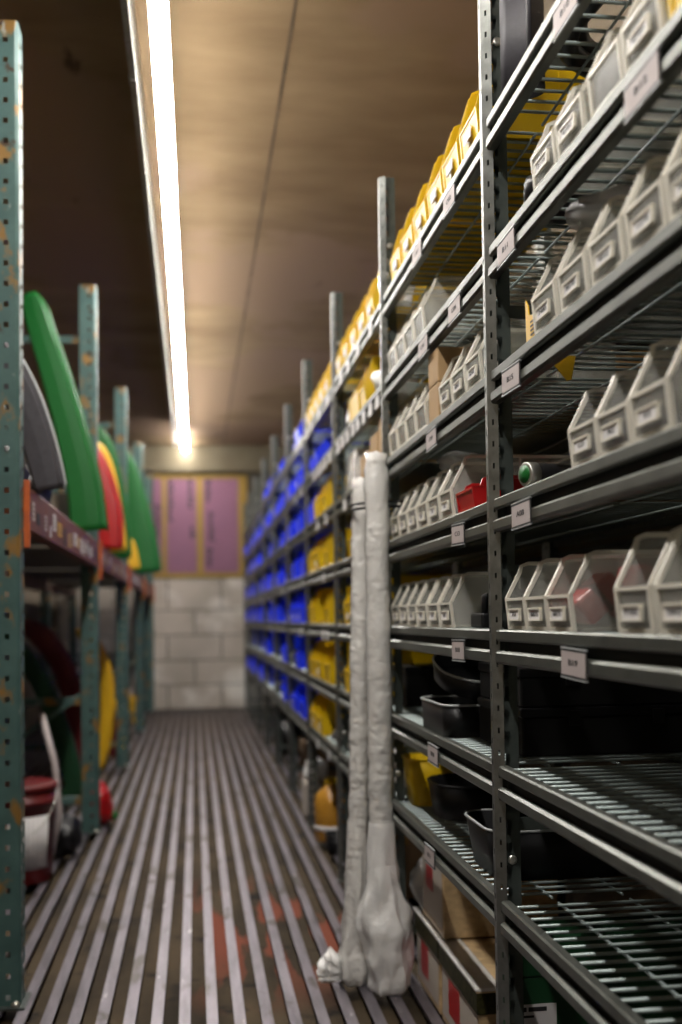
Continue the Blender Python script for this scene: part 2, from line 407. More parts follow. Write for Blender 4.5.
m = MB(); m.box(-.006, .052, -.012, .026, 0, .004, 'galv_dark', .001); m.build('foot_plate', proto); m = MB(); m.box(.459, .517, -.012, .026, 0, .004, 'galv_dark', .001); m.build('foot_plate', proto)
tag(proto, '', 'shelving', 'bays of galvanised wire shelving on the right')
for i in range(10):
    o = proto if i == 0 else tree(proto)
    o.location.y = Y1 + BAY*i
    o['label'] = ('nearest bay of galvanised shelving, cut by the right picture edge' if i == 0 else
                  'second bay of galvanised shelving, behind the wrapped tubes and full of clear bins' if i == 1 else
                  'galvanised wire shelving, ' + (BNAME[i] + ' along the row from the camera' if i < 9 else 'last bay against the concrete block wall'))
    bays.append(o)
for px in (0, .465): put('post', POST, bays[0], (px, -BAY, 0))

# clip-on shelf labels
m = MB(); m.box(-.002, 0, -.050, .050, -.0215, .0215, 'film_thin'); m.box(-.003, .0, -.051, .051, .0175, .0205, 'ink'); m.box(-.003, .0, -.051, .051, -.0205, -.0175, 'ink')
m.box(-.0032, .0002, -.051, .051, .0205, .0225, 'pale_strip'); m.box(-.0032, .0002, -.051, .051, -.0225, -.0205, 'pale_strip'); HOLD = m.mesh('shelf_label')
m = MB(); m.box(-.0030, -.0022, -.048, .048, -.0170, .0170, 'label_pink'); CARD = m.mesh('card')
m = MB(); m.box(-.0034, -.0022, -.030, .030, -.019, .019, 'white_paper'); SCARD = m.mesh('shelf_label')
def shelf_label(b, s, y, txt=None, tilt=0.):
    base = bays[b]
    if txt is None:
        o = put('shelf_label', SCARD, base, (.0018, y-base.location.y, SH[s]-.046)); return o
    o = put('shelf_label', HOLD, base, (.0020, y-base.location.y, SH[s]-.045)); o.rotation_euler.x = tilt
    o['label'] = 'white shelf label in a clear clip-on holder'
    put('card', CARD, o)
    t = put('lettering', text_mesh(txt, .013), o, (-.0033, 0, .001)); t.rotation_euler = RX; t.scale = (1.9, 1, 1)
for s, y, t in ((1, 1.75, 'B11'), (1, 1.19, 'B12'), (0, 1.44, 'B10'), (2, 1.737, 'B15'), (3, 1.695, 'A08'), (4, 1.463, 'B19')): shelf_label(0, s, y, t, R.uniform(-.03, .03))
for s, y, t in ((0, 2.146, 'C02'), (0, 2.47, 'C01'), (1, 2.117, 'C06'), (1, 2.42, 'C05'), (2, 2.35, 'C09'), (3, 2.12, 'C13'), (4, 2.135, 'B18'), (5, 2.387, 'B20'), (6, 2.44, 'B21')): shelf_label(1, s, y, t, R.uniform(-.03, .03))
for b, s, ys in ((2, 0, (3.15, 3.4, 3.62, 3.8)), (2, 1, (3.05, 3.17, 3.3, 3.42, 3.53, 3.66, 3.78, 3.9)), (2, 2, (3.2, 3.4, 3.55, 3.75)), (2, 3, (3.2, 3.55)), (2, 4, (3.3, 3.5)), (2, 5, (3.3, 3.6)),
                 (3, 0, (4.2, 4.5, 4.8, 4.95)), (3, 1, (4.15, 4.3, 4.42, 4.55, 4.7)), (3, 2, (4.3, 4.6)), (3, 3, (4.4,)), (3, 4, (4.3, 4.45)), (3, 6, (4.3, 4.7)), (4, 1, (5.3, 5.6)), (4, 0, (5.3, 5.45)), (5, 3, (6.5,)), (4, 4, (5.4,)), (6, 4, (7.6,))):
    for y in ys: shelf_label(b, s, y)

# ------------------------------------------------------------------ hopper bins
def bin_mesh(w, d, h, lip, sx, body, edge):
    mb = MB(); t = .0018; hw = w/2
    def prof(o=0.):
        c = .018
        p = [(.006+o, 0+o), (0+o, lip)]
        p += [(sx-.004+o, h-c*1.1), (sx+.001+o*.6, h-c*.35-o*.4), (sx+c*.8, h-o)]
        p += [(d-.004, h-o), (d-.004, o)]
        return p
    for s in (-1, 1):
        mb.prism(prof(), 'y', s*hw, s*(hw-t), body)
    mb.box(.0055, d-.004, -hw+t, hw-t, .0, t, body)
    mb.prism([(.006, t), (0, lip), (t, lip), (.006+t, t)], 'y', -hw+t, hw-t, body)
    mb.box(d-.006, d-.004, -hw+t, hw-t, t, h, body)
    # thick rim round the opening, corner ribs, foot rails
    for s in (-1, 1):
        A = prof()[1:6]; B = prof(.006)[1:6]; B[0] = (A[0][0]+.005, A[0][1])
        y0, y1 = s*(hw+.0022), s*(hw-.003)
        ia = [mb.bm.verts.new((p[0]-.001, y0, p[1]+.0008)) for p in A]; ib = [mb.bm.verts.new((p[0], y0, p[1])) for p in B]
        ja = [mb.bm.verts.new((p[0]-.001, y1, p[1]+.0008)) for p in A]; jb = [mb.bm.verts.new((p[0], y1, p[1])) for p in B]
        k = mb.mi(edge)
        for i in range(len(A)-1):
            for q in ((ia[i], ia[i+1], ib[i+1], ib[i]), (ja[i], ja[i+1], jb[i+1], jb[i]), (ia[i], ia[i+1], ja[i+1], ja[i]), (ib[i], ib[i+1], jb[i+1], jb[i])):
                f = mb.bm.faces.new(q); f.material_index = k
        mb.prism([(.004, -0.0), (-.0015, lip), (.0045, lip), (.010, 0)], 'y', s*(hw+.001), s*(hw-.006), edge)
        mb.box(d*.55, d*.55+.004, s*(hw+.0015), s*(hw-.0005), .004, h-.004, edge)
        mb.box(.02, d-.02, s*(hw-.004), s*(hw-.008), .0, .004, edge)
    mb.box(-.0012, .004, -hw+.003, hw-.003, lip-.004, lip+.0008, edge)
    mb.box(.004, .009, -hw+.004, hw-.004, 0, .006, edge)
    mb.box(d-.008, d-.002, -hw, hw, h-.004, h+.001, edge)
    return mb.mesh('parts_bin')
def slot_mesh(z, m2='pp_edge'):
    mb = MB()
    w, hh = .030, .0105
    for a, b, c, d in ((-w, w, hh-.0025, hh), (-w, w, -hh, -hh+.0025), (-w, -w+.003, -hh, hh), (w-.003, w, -hh, hh)): mb.box(-.003, .002, a, b, z+c, z+d, m2)
    return mb.mesh('label_slot')
BINS = {
 'clear': (bin_mesh(.104, .275, .118, .054, .027, 'pp_clear', 'pp_edge'), .106, 'translucent'),
 'clear_tall': (bin_mesh(.106, .275, .130, .058, .030, 'pp_clear', 'pp_edge'), .108, 'tall translucent'),
 'yellow': (bin_mesh(.128, .30, .152, .058, .026, 'yellow', 'yellow'), .135, 'yellow'),
 'yellow_wide': (bin_mesh(.205, .30, .160, .075, .04, 'yellow', 'yellow'), .205, 'wide yellow'),
 'blue': (bin_mesh(.20, .30, .160, .075, .045, 'blue', 'blue'), .20, 'blue'),
 'blue_small': (bin_mesh(.13, .28, .12, .055, .035, 'blue', 'blue'), .13, 'small blue'),
 'red': (bin_mesh(.13, .22, .062, .04, .02, 'red', 'red'), .13, 'low red'),
}
SLOT = slot_mesh(.026)
m = MB(); m.box(-.0012, .0002, -.027, .027, .0175, .0345, 'white_paper'); TAGM = m.mesh('tag')
m = MB(); m.box(-.0022, -.0002, -.024, .024, .018, .040, 'white_paper'); TAGF = m.mesh('tag')
NUM = ['first', 'second', 'third', 'fourth', 'fifth', 'sixth', 'seventh', 'eighth', 'ninth']
counts = {}
def place_bin(kind, b, s, y_far, txt=None, x=.540, extra=None, label=None, wtag=False):
    me, w, desc = BINS[kind]
    o = put('parts_bin', me, None, (x, y_far-w/2, SH[s]+.0006))
    k = counts.get((b, s), 0); counts[(b, s)] = k+1
    if label is None:
        label = f'{desc} parts bin, {SNAME[s]} in the {BNAME[b]}, {NUM[k]} from far end'
        if extra: label = f'{desc} parts bin {extra}, {SNAME[s]} in the {BNAME[b]}'
    tag(o, label, 'storage bin', f'parts bins on the {SNAME[s]} of the {BNAME[b]}')
    if txt:
        put('label_slot', SLOT, o); t = put('tag', TAGM, o)
        l = put('lettering', text_mesh(txt, .0105), t, (-.0014, 0, .026)); l.rotation_euler = RX; l.scale = (1.7, 1, 1)
    elif wtag:
        put('tag', TAGF, o)
    return o
# nearest bay
for y, t in ((1.635, '7480'), (1.510, '8070'), (1.385, '4032'), (1.262, '1278'), (1.145, '9310'), (1.03, '2054')):
    o = place_bin('clear_tall', 0, 2, y, t)
    if t == '1278': BAGB = o
for k_, y, t in (('clear', 1.480, 'LD'), ('clear', 1.372, 'M2'), ('clear_tall', 1.260, 'K5')): 
    o = place_bin(k_, 0, 3, y, t, extra='with two dot stickers' if k_ == 'clear_tall' else None)
    if k_ == 'clear_tall':
        for x_, z_, mm, nm in ((.128, .100, 'dot_pink', 'pink'), (.152, .106, 'dot_green', 'lime green')):
            mb = MB(); mb.lathe([(.0065, 0), (.0065, .0006)], mm, n=20); d_ = mb.build('dot_sticker', o, (x_-.035, -.0545, z_)); d_.rotation_euler = (PI/2, 0, 0); d_['label'] = nm + ' round sticker'
for y, t, e in ((1.812, '701', None), (1.703, '6875', None), (1.595, '6871', 'full of red parcels'), (1.322, 'Y10N', None), (1.200, '10N7', None), (1.08, '11N2', None)):
    o = place_bin('clear' if y > 1.4 else 'clear_tall', 0, 4, y, t, extra=e)
for k_, y, t, e in (('clear', 1.625, '3116', None), ('clear', 1.508, '4101', None), ('clear_tall', 1.375, None, 'holding a white sheet'), ('clear_tall', 1.260, '4720', None)):
    o = place_bin(k_, 0, 1, y, t, extra=e)
    if e:
        m = MB(); m.box(.008, .0095, -.045, .045, .006, .085, 'white_paper'); p = m.build('paper_sheet', None, o.location); p.rotation_euler.y = .12
        tag(p, 'white paper sheet standing inside a clear bin on the second shelf down', 'paper')
place_bin('yellow', 0, 1, 1.135); place_bin('yellow', 0, 1, .985)
# second bay
for y in (2.845, 2.690, 2.535, 2.375, 2.225, 2.075): place_bin('yellow', 1, 0, y, wtag=True)
for y, k_ in ((2.900, 'clear'), (2.79, 'clear'), (2.675, 'clear'), (2.555, 'clear_tall')): place_bin(k_, 1, 1, y)
for y in (2.905, 2.785, 2.665, 2.545, 2.290, 2.178, 2.060): place_bin('clear_tall', 1, 2, y, '6041' if y < 2.4 else None)
for y, t in ((2.900, '22'), (2.785, '23'), (2.668, '24'), (2.548, '25'), (2.425, '31'), (2.305, '32')): place_bin('clear_tall', 1, 3, y, t)
for y, t in ((2.905, '40'), (2.795, '41'), (2.685, '42'), (2.567, '43'), (2.445, '44'), (2.325, '45')): place_bin('clear', 1, 4, y, t)
place_bin('red', 1, 3, 2.150, label='low red hopper bin on the fourth shelf down beside the slotted post')
# farther bays
for y in (3.98, 3.80, 3.62, 3.44, 3.27): place_bin('yellow', 2, 0, y, wtag=True)
for y in (5.08, 4.90, 4.72, 4.54, 4.36): place_bin('yellow', 3, 0, y, wtag=True)
place_bin('yellow_wide', 2, 1, 3.66); place_bin('yellow', 2, 1, 3.44)
place_bin('yellow_wide', 3, 2, 4.80); place_bin('yellow', 3, 2, 4.50)
place_bin('yellow', 2, 3, 3.72); place_bin('yellow_wide', 2, 3, 3.52); place_bin('yellow_wide', 3, 3, 5.06); place_bin('yellow_wide', 3, 3, 4.84, wtag=True); place_bin('yellow', 3, 3, 4.45)
place_bin('yellow_wide', 2, 4, 3.86, wtag=True); place_bin('yellow_wide', 2, 4, 3.62, wtag=True); place_bin('yellow_wide', 3, 4, 5.05); place_bin('yellow', 3, 4, 4.45)
place_bin('yellow_wide', 2, 5, 3.86); place_bin('yellow_wide', 2, 5, 3.62); place_bin('yellow_wide', 3, 5, 5.08); place_bin('yellow_wide', 3, 5, 4.82, wtag=True); place_bin('yellow_wide', 3, 5, 4.50)
place_bin('yellow_wide', 3, 6, 5.05, wtag=True); place_bin('yellow_wide', 3, 6, 4.80, wtag=True)
place_bin('blue_small', 3, 1, 4.78); place_bin('blue_small', 3, 1, 4.95); place_bin('blue', 3, 2, 5.08)
for b in range(4, 10):
    ya = Y1+BAY*b
    for s in range(7):
        n = 0
        y = ya-.03-R.uniform(0, .08)
        while y > ya-BAY+.34:
            if s == 0 and b > 6: break
            kind = 'blue' if R.random() < .8 else 'blue_small'
            if R.random() < (.80 if s > 0 else .45): place_bin(kind, b, s, y, wtag=R.random() < .5, x=.540 if R.random() < .7 else .575)
            y -= BINS[kind][1] + R.uniform(.012, .05)

# ------------------------------------------------------------------ loose goods on the right shelving
def carton(x0, x1, y0, y1, z0, z1, m_, label, face=None, wrap=False, cat='cardboard box', group=None):
    cx, cy = (x0+x1)/2, (y0+y1)/2
    mb = MB(); hx, hy, hz = (x1-x0)/2, (y1-y0)/2, z1-z0
    mb.box(-hx, hx, -hy, hy, 0, hz, m_, .003)
    mb.box(-.004, .004, -hy+.004, hy-.004, hz-.0005, hz+.0005, 'ink')
    o = mb.build('cardboard_box', None, (cx, cy, z0)); tag(o, label, cat, group)
    mb = MB(); mb.box(-.022, .022, -hy-.0006, hy+.0006, hz-.03, hz+.0012, 'tape'); mb.build('tape', o)
    return o, hx, hy, hz
m = MB()
for k in range(2):
    o, *_ = carton(.545, .80, 2.318, 2.418, SH[2]+.001+.080*k, SH[2]+.080+.080*k, 'cardboard', ['lower', 'upper'][k] + ' of two small brown cartons stacked between clear bins', group='small cartons between the clear bins')
# crumpled film bag
def bag(name, loc, size, m_, label, cat, seed, group=None, sub=3, amp=.22, parent=None):
    bm = bmesh.new(); bmesh.ops.create_icosphere(bm, subdivisions=sub, radius=1)
    rr = random.Random(seed); ph = [Vector((rr.uniform(-4, 4), rr.uniform(-4, 4), rr.uniform(-4, 4))) for _ in range(7)]
    from mathutils import noise
    for v in bm.verts:
        n = noise.noise(v.co*1.7+ph[0])*amp*1.6 + noise.ridged_multi_fractal(v.co*1.5+ph[1], .9, 2.2, 4, .9, 1.6)*amp*.28
        v.co = v.co*(1+n-amp*.3)
        v.co = Vector((v.co.x*size[0]/2, v.co.y*size[1]/2, max(v.co.z, -.82)*size[2]/2))
    zmin = min(v.co.z for v in bm.verts)
    for v in bm.verts: v.co.z -= zmin
    for f in bm.faces: f.smooth = True
    me = bpy.data.meshes.new(name); bm.to_mesh(me); bm.free(); me.materials.append(MAT[m_])
    o = put(name, me, parent, loc)
    if label: tag(o, label, cat, group)
    return o
Z = lambda s: SH[s]+.001
bag('plastic_bag', (.640, 1.480, SH[2]+.1315), (.20, .16, .036), 'film', 'crumpled clear plastic bag lying on top of the second bin', 'plastic bag', 3)
bag('plastic_bag', (.60, 3.06, Z(0)), (.11, .12, .16), 'film', 'bulging clear bag on the top shelf by the post above the wrapped tubes', 'plastic bag', 5)
bag('plastic_bag', (.62, 3.20, Z(1)), (.14, .20, .12), 'bag_white', 'white printed bag on the second shelf beside a yellow bin', 'plastic bag', 6)
bag('white_pouch', (.60, 3.80, Z(1)), (.10, .12, .10), 'bag_white', 'round white pouch on the second shelf of the third bay', 'pouch', 7)
bag('plastic_bag', (.63, 2.48-.04, SH[3]+.1315), (.12, .07, .05), 'film', 'clear bag poking up from a bin on the fourth shelf', 'plastic bag', 8)
bag('plastic_bag', (.66, 4.25, Z(6)), (.22, .26, .13), 'film', 'loose clear bags on the bottom shelf of the fourth bay', 'plastic bag', 9)
bag('plastic_bag', (.64, 3.72, Z(6)), (.2, .4, .14), 'film', 'heap of clear film on the bottom shelf of the third bay', 'plastic bag', 10)
bag('plastic_bag', (.62, 3.2, Z(6)), (.16, .26, .12), 'bag_white', 'white crumpled bag on the bottom shelf near the wrapped tubes', 'plastic bag', 12)
for i, (b, s, y) in enumerate(((4, 6, 5.23), (5, 6, 6.315), (6, 6, 7.40), (4, 1, 5.23), (4, 5, 5.23), (5, 5, 6.315), (5, 2, 6.315), (7, 3, 8.486))):
    bag('white_pouch', (.60, y, Z(s)), (.10, .11, .08), 'bag_white', f'white pouch at the near end of the {SNAME[s]} in the {BNAME[b]}', 'pouch', 20+i, sub=2)
# cartons and a sheet of film on the third shelf, third bay
for i, (y0, y1, hh) in enumerate(((3.02, 3.16, .15), (3.18, 3.32, .12), (3.34, 3.52, .09))):
    carton(.555, .80, y0, y1, Z(2), Z(2)+hh, 'cardboard', ['tall brown carton just behind the top of the wrapped tubes', 'middle brown carton in the trio behind the wrapped tubes', 'low brown carton, farthest in the trio behind the wrapped tubes'][i], group='brown cartons on the third shelf')
m = MB(); pts = [(.545, 3.56, .02), (.55, 3.62, .12), (.56, 3.75, .15), (.57, 3.9, .09), (.58, 4.0, .02)]
for (a, b) in zip(pts, pts[1:]):
    m.box(a[0], a[0]+.16, a[1], b[1]-.002, 0, (a[2]+b[2])/2, 'wrap', .004)
tag(m.build('wrapped_parcel', None, (0, 0, Z(2))), 'flat parcel in shiny plastic wrap on the third shelf beyond the cartons', 'parcel')
for (s, y0, y1, x0, lab) in ((1, 2.02, 2.40, .85, 'brown carton at the back of the second shelf down behind clear bins'), (0, 3.0, 3.2, .86, 'brown carton at the back of the top shelf behind a clear bag')):
    carton(x0, .98, y0, y1, Z(s), Z(s)+.13, 'cardboard_dark', lab)
for (b, s, y0, y1) in ((0, 1, 1.5, 1.8), (0, 2, 1.1, 1.5), (1, 2, 2.1, 2.8), (2, 0, 3.3, 3.9)):
    carton(.87, .99, y0, y1, Z(s), Z(s)+.10, 'cardboard', f'long brown carton at the very back of the {SNAME[s]} in the {BNAME[b]}')

# red parcels in the fifth-shelf bin
for i, (x, y, z, rx, ry, rz, sz) in enumerate(((.598, 1.543, .012, .0, -.7, .0, (.075, .07, .045)), (.672, 1.543, .010, .0, .22, .0, (.060, .08, .080)), (.752, 1.543, .004, .0, .0, .0, (.080, .085, .090)))):
    m = MB(); m.box(-sz[0]/2, sz[0]/2, -sz[1]/2, sz[1]/2, -sz[2]/2, sz[2]/2, 'red', .006); m.box(-.004, .004, -sz[1]/2-.001, sz[1]/2+.001, -sz[2]/2-.001, sz[2]/2+.001, 'darkred')
    o = m.build('red_parcel', None, (x, y, SH[4]+z+sz[2]*.56+(.012 if i == 0 else 0))); o.rotation_euler = (rx, ry, rz)
    tag(o, 'shiny red parcel in the clear bin, ' + ['nearest the aisle and tipped forward', 'between the other two', 'deepest in the bin and upright'][i], 'parcel', 'red parcels in the clear bin')
# blue film in fourth-shelf bins
for i, (y, x) in enumerate(((1.422, .62), (1.327, .62), (1.208, .64))):
    bag('blue_cloth', (x, y, Z(3)+.002), (.10, .06, .055), 'blue_film', ['dark blue cloth in the left clear bin of the fourth shelf', 'dark blue cloth in the second clear bin of the fourth shelf', 'dark blue cloth in the clear bin with dot stickers'][i], 'cloth', 40+i, sub=2)
# bottle lying on the fourth shelf with a green-faced metal cap
bt = empty('bottle', (.552, 1.700, Z(3)+.0205), 0); tag(bt, 'black bottle lying on the fourth shelf with green and silver end cap', 'bottle')
def lying(name, prof, m_, mats=None):
    mb = MB(); mb.lathe(prof, m_, n=24, mats=mats); o = mb.build(name, bt); o.rotation_euler = (PI/2, 0, .95+PI/2); return o
lying('body', [(.001, -.11), (.018, -.11), (.020, -.105), (.020, -.022), (.0175, -.014), (.0175, -.010)], 'black')
lying('cap', [(.0175, -.010), (.0202, -.010), (.0202, .008), (.0185, .010), (.0150, .010)], 'zinc')
lying('cap_face', [(.001, .0102), (.0150, .0102), (.0150, .0108), (.001, .0112)], 'green')
for o in bt.children: o.rotation_euler = (0, -PI/2, .30)
# folded yellow card on the third shelf and a yellow notice under it
m = MB(); m.prism([(-.001, 0), (.016, 0), (.018, .075), (.006, .062), (-.001, .04)], 'x', -.001, .001, 'yellow_deep')
m.prism([(.0, 0), (-.055, 0), (-.058, .030), (.0, .045)], 'x', -.001, .001, 'yellow_deep')
cardo = m.build('yellow_card', None, (.548, 1.672, Z(2))); tag(cardo, 'bent yellow printed card standing on third shelf by the first clear bin', 'card')
m = MB()
for k in range(4): m.box(-.0016, -.0011, -.045, -.008, .008+.007*k, .011+.007*k, 'ink')
m.build('print', cardo)
m = MB(); m.prism([(-.03, 0), (.022, 0), (.014, -.040), (.006, -.042)], 'y', -.0008, .0008, 'yellow_deep'); o = m.build('yellow_card', None, (.610, 1.690, SH[2]-.0155)); tag(o, 'yellow card hanging through the wires under the third shelf', 'card')

# top shelf: coil of black hose, grey rubber sheet, and a yellow tote beyond
def coil(name, c, Rr, r, turns, mat_, label, cat, h=.0, sq=1.):
    mb = MB(); pts = []; n = 36
    for i in range(n*turns+1):
        a = 2*PI*i/n; k = i/(n*turns)
        pts.append((math.cos(a)*(Rr+.012*math.sin(3*a+k*4)), math.sin(a)*(Rr*sq), r+h*k))
    mb.tube(pts, r, mat_, n=10); o = mb.build(name, None, c); return tag(o, label, cat)
coil('hose_coil', (.765, 1.560, Z(0)), .165, .019, 2, 'black', 'thick black hose coiled on the top shelf of the nearest bay', 'hose', h=.05, sq=1.15)
m = MB(); pts = []
for i in range(25):
    a = i/24; pts.append((.045*math.sin(a*PI)+.02*math.sin(a*2*PI), -.16*a))
m.prism(pts + [(p[0]+.006, p[1]) for p in pts[::-1]], 'z', 0, .24, 'rubber_grey', smooth=True)
o = m.build('rubber_sheet', None, (.552, 1.82, Z(0))); tag(o, 'grey rubber sheet standing curled on the top shelf beside the slotted post', 'rubber sheet')
# second shelf far end: black tool pieces
bag('black_bag', (.62, 1.74, Z(1)), (.11, .12, .10), 'black', 'crumpled black bag behind the slotted post on the second shelf down', 'bag', 51)
bag('black_bag', (.66, 2.02, Z(4)), (.14, .07, .06), 'black', 'black bag on the fifth shelf down by the slotted post', 'bag', 52)

tk = empty('tool_case', (.70, 2.125, SH[4]+.001)); tag(tk, 'black tool case with raised grip on the fifth shelf beside the slotted post', 'tool case')
m = MB(); m.box(-.13, .14, -.045, .045, 0, .030, 'black', .005); m.build('body', tk)
m = MB(); m.tube([(-.12, -.03, .028), (-.12, -.036, .062), (-.10, -.036, .070), (.04, -.036, .070), (.06, -.036, .062), (.06, -.03, .028)], .008, 'black', n=10); m.build('grip', tk)
# tubs, trays and black boxes
def outline(w, d, r, n=6):
    pts = []
    for cx, cy, a0 in ((w/2-r, d/2-r, 0), (-w/2+r, d/2-r, 90), (-w/2+r, -d/2+r, 180), (w/2-r, -d/2+r, 270)):
        for k in range(n+1):
            a = math.radians(a0+90*k/n); pts.append((cx+r*math.cos(a), cy+r*math.sin(a)))
    return pts
def tub(name, w, d, h, r, body, rim, loc, label, cat, rot=(0, 0, 0), taper=.92, rimr=.0028, group=None):
    root = empty(name, loc); root.rotation_euler = rot; tag(root, label, cat, group)
    mb = MB(); O = outline(w, d, r); n = len(O); t = .003
    def ring(s, z, off=0): return [mb.bm.verts.new((p[0]*s*(1-off/w*2), p[1]*s*(1-off/d*2), z)) for p in O]
    r0, r1, r2, r3 = ring(taper, 0), ring(1, h), ring(1, h, t), ring(taper, t, t); k = mb.mi(body)
    for A, B in ((r0, r1), (r1, r2), (r2, r3)):
        for i in range(n): f = mb.bm.faces.new((A[i], A[(i+1) % n], B[(i+1) % n], B[i])); f.material_index = k; f.smooth = True
    for A in (r0[::-1], r3): f = mb.bm.faces.new(A); f.material_index = k
    mb.build('tub', root)
    mb = MB(); mb.tube([(p[0]*1.003, p[1]*1.003, h) for p in O], rimr, rim, n=6, closed=True); mb.build('rim', root)
    return root
tub('plastic_tub', .40, .275, .070, .035, 'black', 'pale_strip', (.745, 2.445, Z(5)), 'black tub with a pale rim on the sixth shelf down', 'tub', taper=.985)
tub('plastic_tub', .34, .235, .045, .10, 'black', 'pale_strip', (.725, 2.455, Z(5)+.110), 'black tub with a pale rim tilted on top of another tub', 'tub', rot=(.30, .0, .1), taper=.97)
tub('plastic_tub', .30, .235, .085, .09, 'black', 'black', (.745, 2.690, Z(6)), 'black tub with a dark rim beside the yellow pail', 'tub')
tub('plastic_tub', .38, .235, .095, .05, 'black', 'pale_strip', (.745, 2.104, Z(6)), 'black tub with a pale rim on the bottom shelf beside the slotted post', 'tub')
tub('plastic_pail', .13, .13, .125, .03, 'yellow', 'yellow', (.630, 2.872, Z(6)), 'yellow square pail on the bottom shelf behind the wrapped tubes', 'pail', taper=.78)
def black_case(x0, x1, y0, y1, z0, h, label):
    root = empty('black_case', ((x0+x1)/2, (y0+y1)/2, z0)); hx, hy = (x1-x0)/2, (y1-y0)/2; tag(root, label, 'case', 'black cases behind the slotted post')
    mb = MB(); mb.box(-hx, hx, -hy, hy, 0, h-.018, 'black_matt', .004); mb.build('body', root)
    mb = MB(); mb.box(-hx-.003, hx+.003, -hy-.003, hy+.003, h-.018, h, 'black', .003); mb.build('lid', root)
    for xx in (-hx*.45, hx*.45): mb = MB(); mb.box(xx-.012, xx+.012, -hy-.007, -hy-.002, h-.034, h-.006, 'black', .0015); mb.build('latch', root)
black_case(.612, .985, 1.96, 2.27, Z(5), .092, 'lower of two black cases stacked on the sixth shelf down')
black_case(.612, .975, 1.965, 2.26, Z(5)+.0925, .075, 'upper of two black cases stacked on the sixth shelf down')
for (b, s, y) in ((2, 3, 3.16), (2, 5, 3.22), (2, 4, 3.14)):
    black_case(.62, .9, y-.10, y+.10, Z(s), .12, f'black case on the {SNAME[s]} at the near end of the third bay')

# floor level under the shelving
def wrapped_box(x0, x1, y0, y1, z0, z1, label, lid=False, mcol='cardboard'):
    root = empty('shipping_carton', ((x0+x1)/2, (y0+y1)/2, z0)); hx, hy, h = (x1-x0)/2, (y1-y0)/2, z1-z0
    tag(root, label, 'cardboard box', 'cartons on the floor under the second bay')
    mb = MB(); mb.box(-hx, hx, -hy, hy, 0, h, 'wrapped_card', .004); mb.build('carton', root)
    mb = MB(); mb.box(-hx-.0012, -hx-.0004, -hy+.012, hy-.012, .02, h-.02 if not lid else h*.7, 'carton_pale'); mb.build('printed_panel', root)
    mb = MB(); zt = h-.03 if not lid else h*.66
    mb.box(-hx-.0022, -hx-.0013, -.01, hy*.55, zt-.09 if not lid else zt*.35, zt, 'red'); mb.build('red_print', root)
    if lid:
        mb = MB(); mb.box(-hx-.006, hx+.006, -hy-.006, hy+.006, h-.052, h-.004, 'band', .002); mb.box(-hx-.007, hx+.007, -hy-.007, hy+.007, h-.006, h+.003, 'wrapped_card', .002); mb.build('lid', root)
        mb = MB(); mb.box(-hx-.009, -hx+.05, -hy-.008, hy+.008, h-.002, h+.0055, 'wrap', .002); mb.build('film_edge', root)
    return root
wrapped_box(.600, .86, 2.27, 2.625, 0.001, .192, 'shrink-wrapped lower carton with black banded lid, nearest the slotted post', lid=True)
wrapped_box(.600, .86, 2.648, 2.92, 0.001, .192, 'shrink-wrapped lower carton with black banded lid, beside the wrapped tubes', lid=True)
wrapped_box(.604, .90, 2.610, 2.850, .1995, .408, 'upper shrink-wrapped carton with red print, resting on the two banded ones')
bag('grey_parcel', (.63, 2.895, .1995), (.10, .075, .17), 'film', 'grey film-wrapped parcel squeezed beside the upper carton', 'parcel', 61)
o, *_ = carton(.625, .90, 2.10, 2.225, .001, .262, 'carton_pale', 'pale narrow carton standing on the floor behind the slotted post')
gb = empty('green_crate', (.79, 2.0, .001)); tag(gb, 'dark green crate with white label on the floor behind the slotted post', 'crate')
m = MB(); m.box(-.20, .20, -.055, .06, 0, .325, 'green_dark', .004); m.build('body', gb)
m = MB(); m.box(-.204, .204, -.059, .064, .325, .40, 'green_dark', .004); m.build('lid', gb)
m = MB(); m.box(-.196, -.128, -.0575, -.0560, .215, .275, 'white_paper'); lb = m.build('label', gb); lb['label'] = 'white printed label'
m = MB()
for k, (a, b) in enumerate(((-.193, -.186), (-.182, -.147))): m.box(a, b, -.0582, -.0576, .262, .270, 'ink')
m.box(-.193, -.172, -.0582, -.0576, .251, .255, 'ink'); m.build('print', lb)
# jug and white sack farther on
jg = empty('jug', (.605, 4.80, .001)); tag(jg, 'amber plastic jug with yellow cap on the floor under the fourth bay', 'jug')
m = MB(); m.lathe([(.07, 0), (.078, .008), (.078, .17), (.070, .205), (.035, .235), (.024, .245)], 'amber', n=20); m.build('body', jg)
m = MB(); m.lathe([(.026, .244), (.028, .246), (.028, .272), (.02, .278)], 'yellow', n=16); m.build('cap', jg)
m = MB(); m.tube([(.0, -.03, .24), (.0, -.07, .262), (.0, -.085, .22), (.0, -.078, .17)], .009, 'amber', n=8); m.build('handle', jg)
m = MB(); m.lathe([(.0788, .05), (.0788, .07)], 'white_paper', n=20); m.build('label_band', jg)
tub('plastic_tub', .15, .14, .075, .05, 'black', 'black', (.62, 4.55, .001), 'black round tub on the floor beside the amber jug', 'tub')
o, *_ = carton(.545, .75, 5.42, 5.58, .001, .16, 'carton_pale', 'pale carton on the floor under the fifth bay')
bag('white_sack', (.61, 5.50, .163), (.12, .15, .13), 'bag_white', 'white sack sitting on the pale carton under the fifth bay', 'sack', 63)
o, *_ = carton(.60, .85, 3.75, 3.95, .001, .22, 'cardboard_dark', 'brown carton on the floor under the third bay')
carton(.64, .9, 6.4, 6.7, .001, .25, 'cardboard_dark', 'brown carton on the floor under the sixth bay')
bag('dark_sack', (.68, 7.9, .001), (.22, .3, .25), 'black', 'dark sack on the floor under the seventh bay', 'sack', 64)

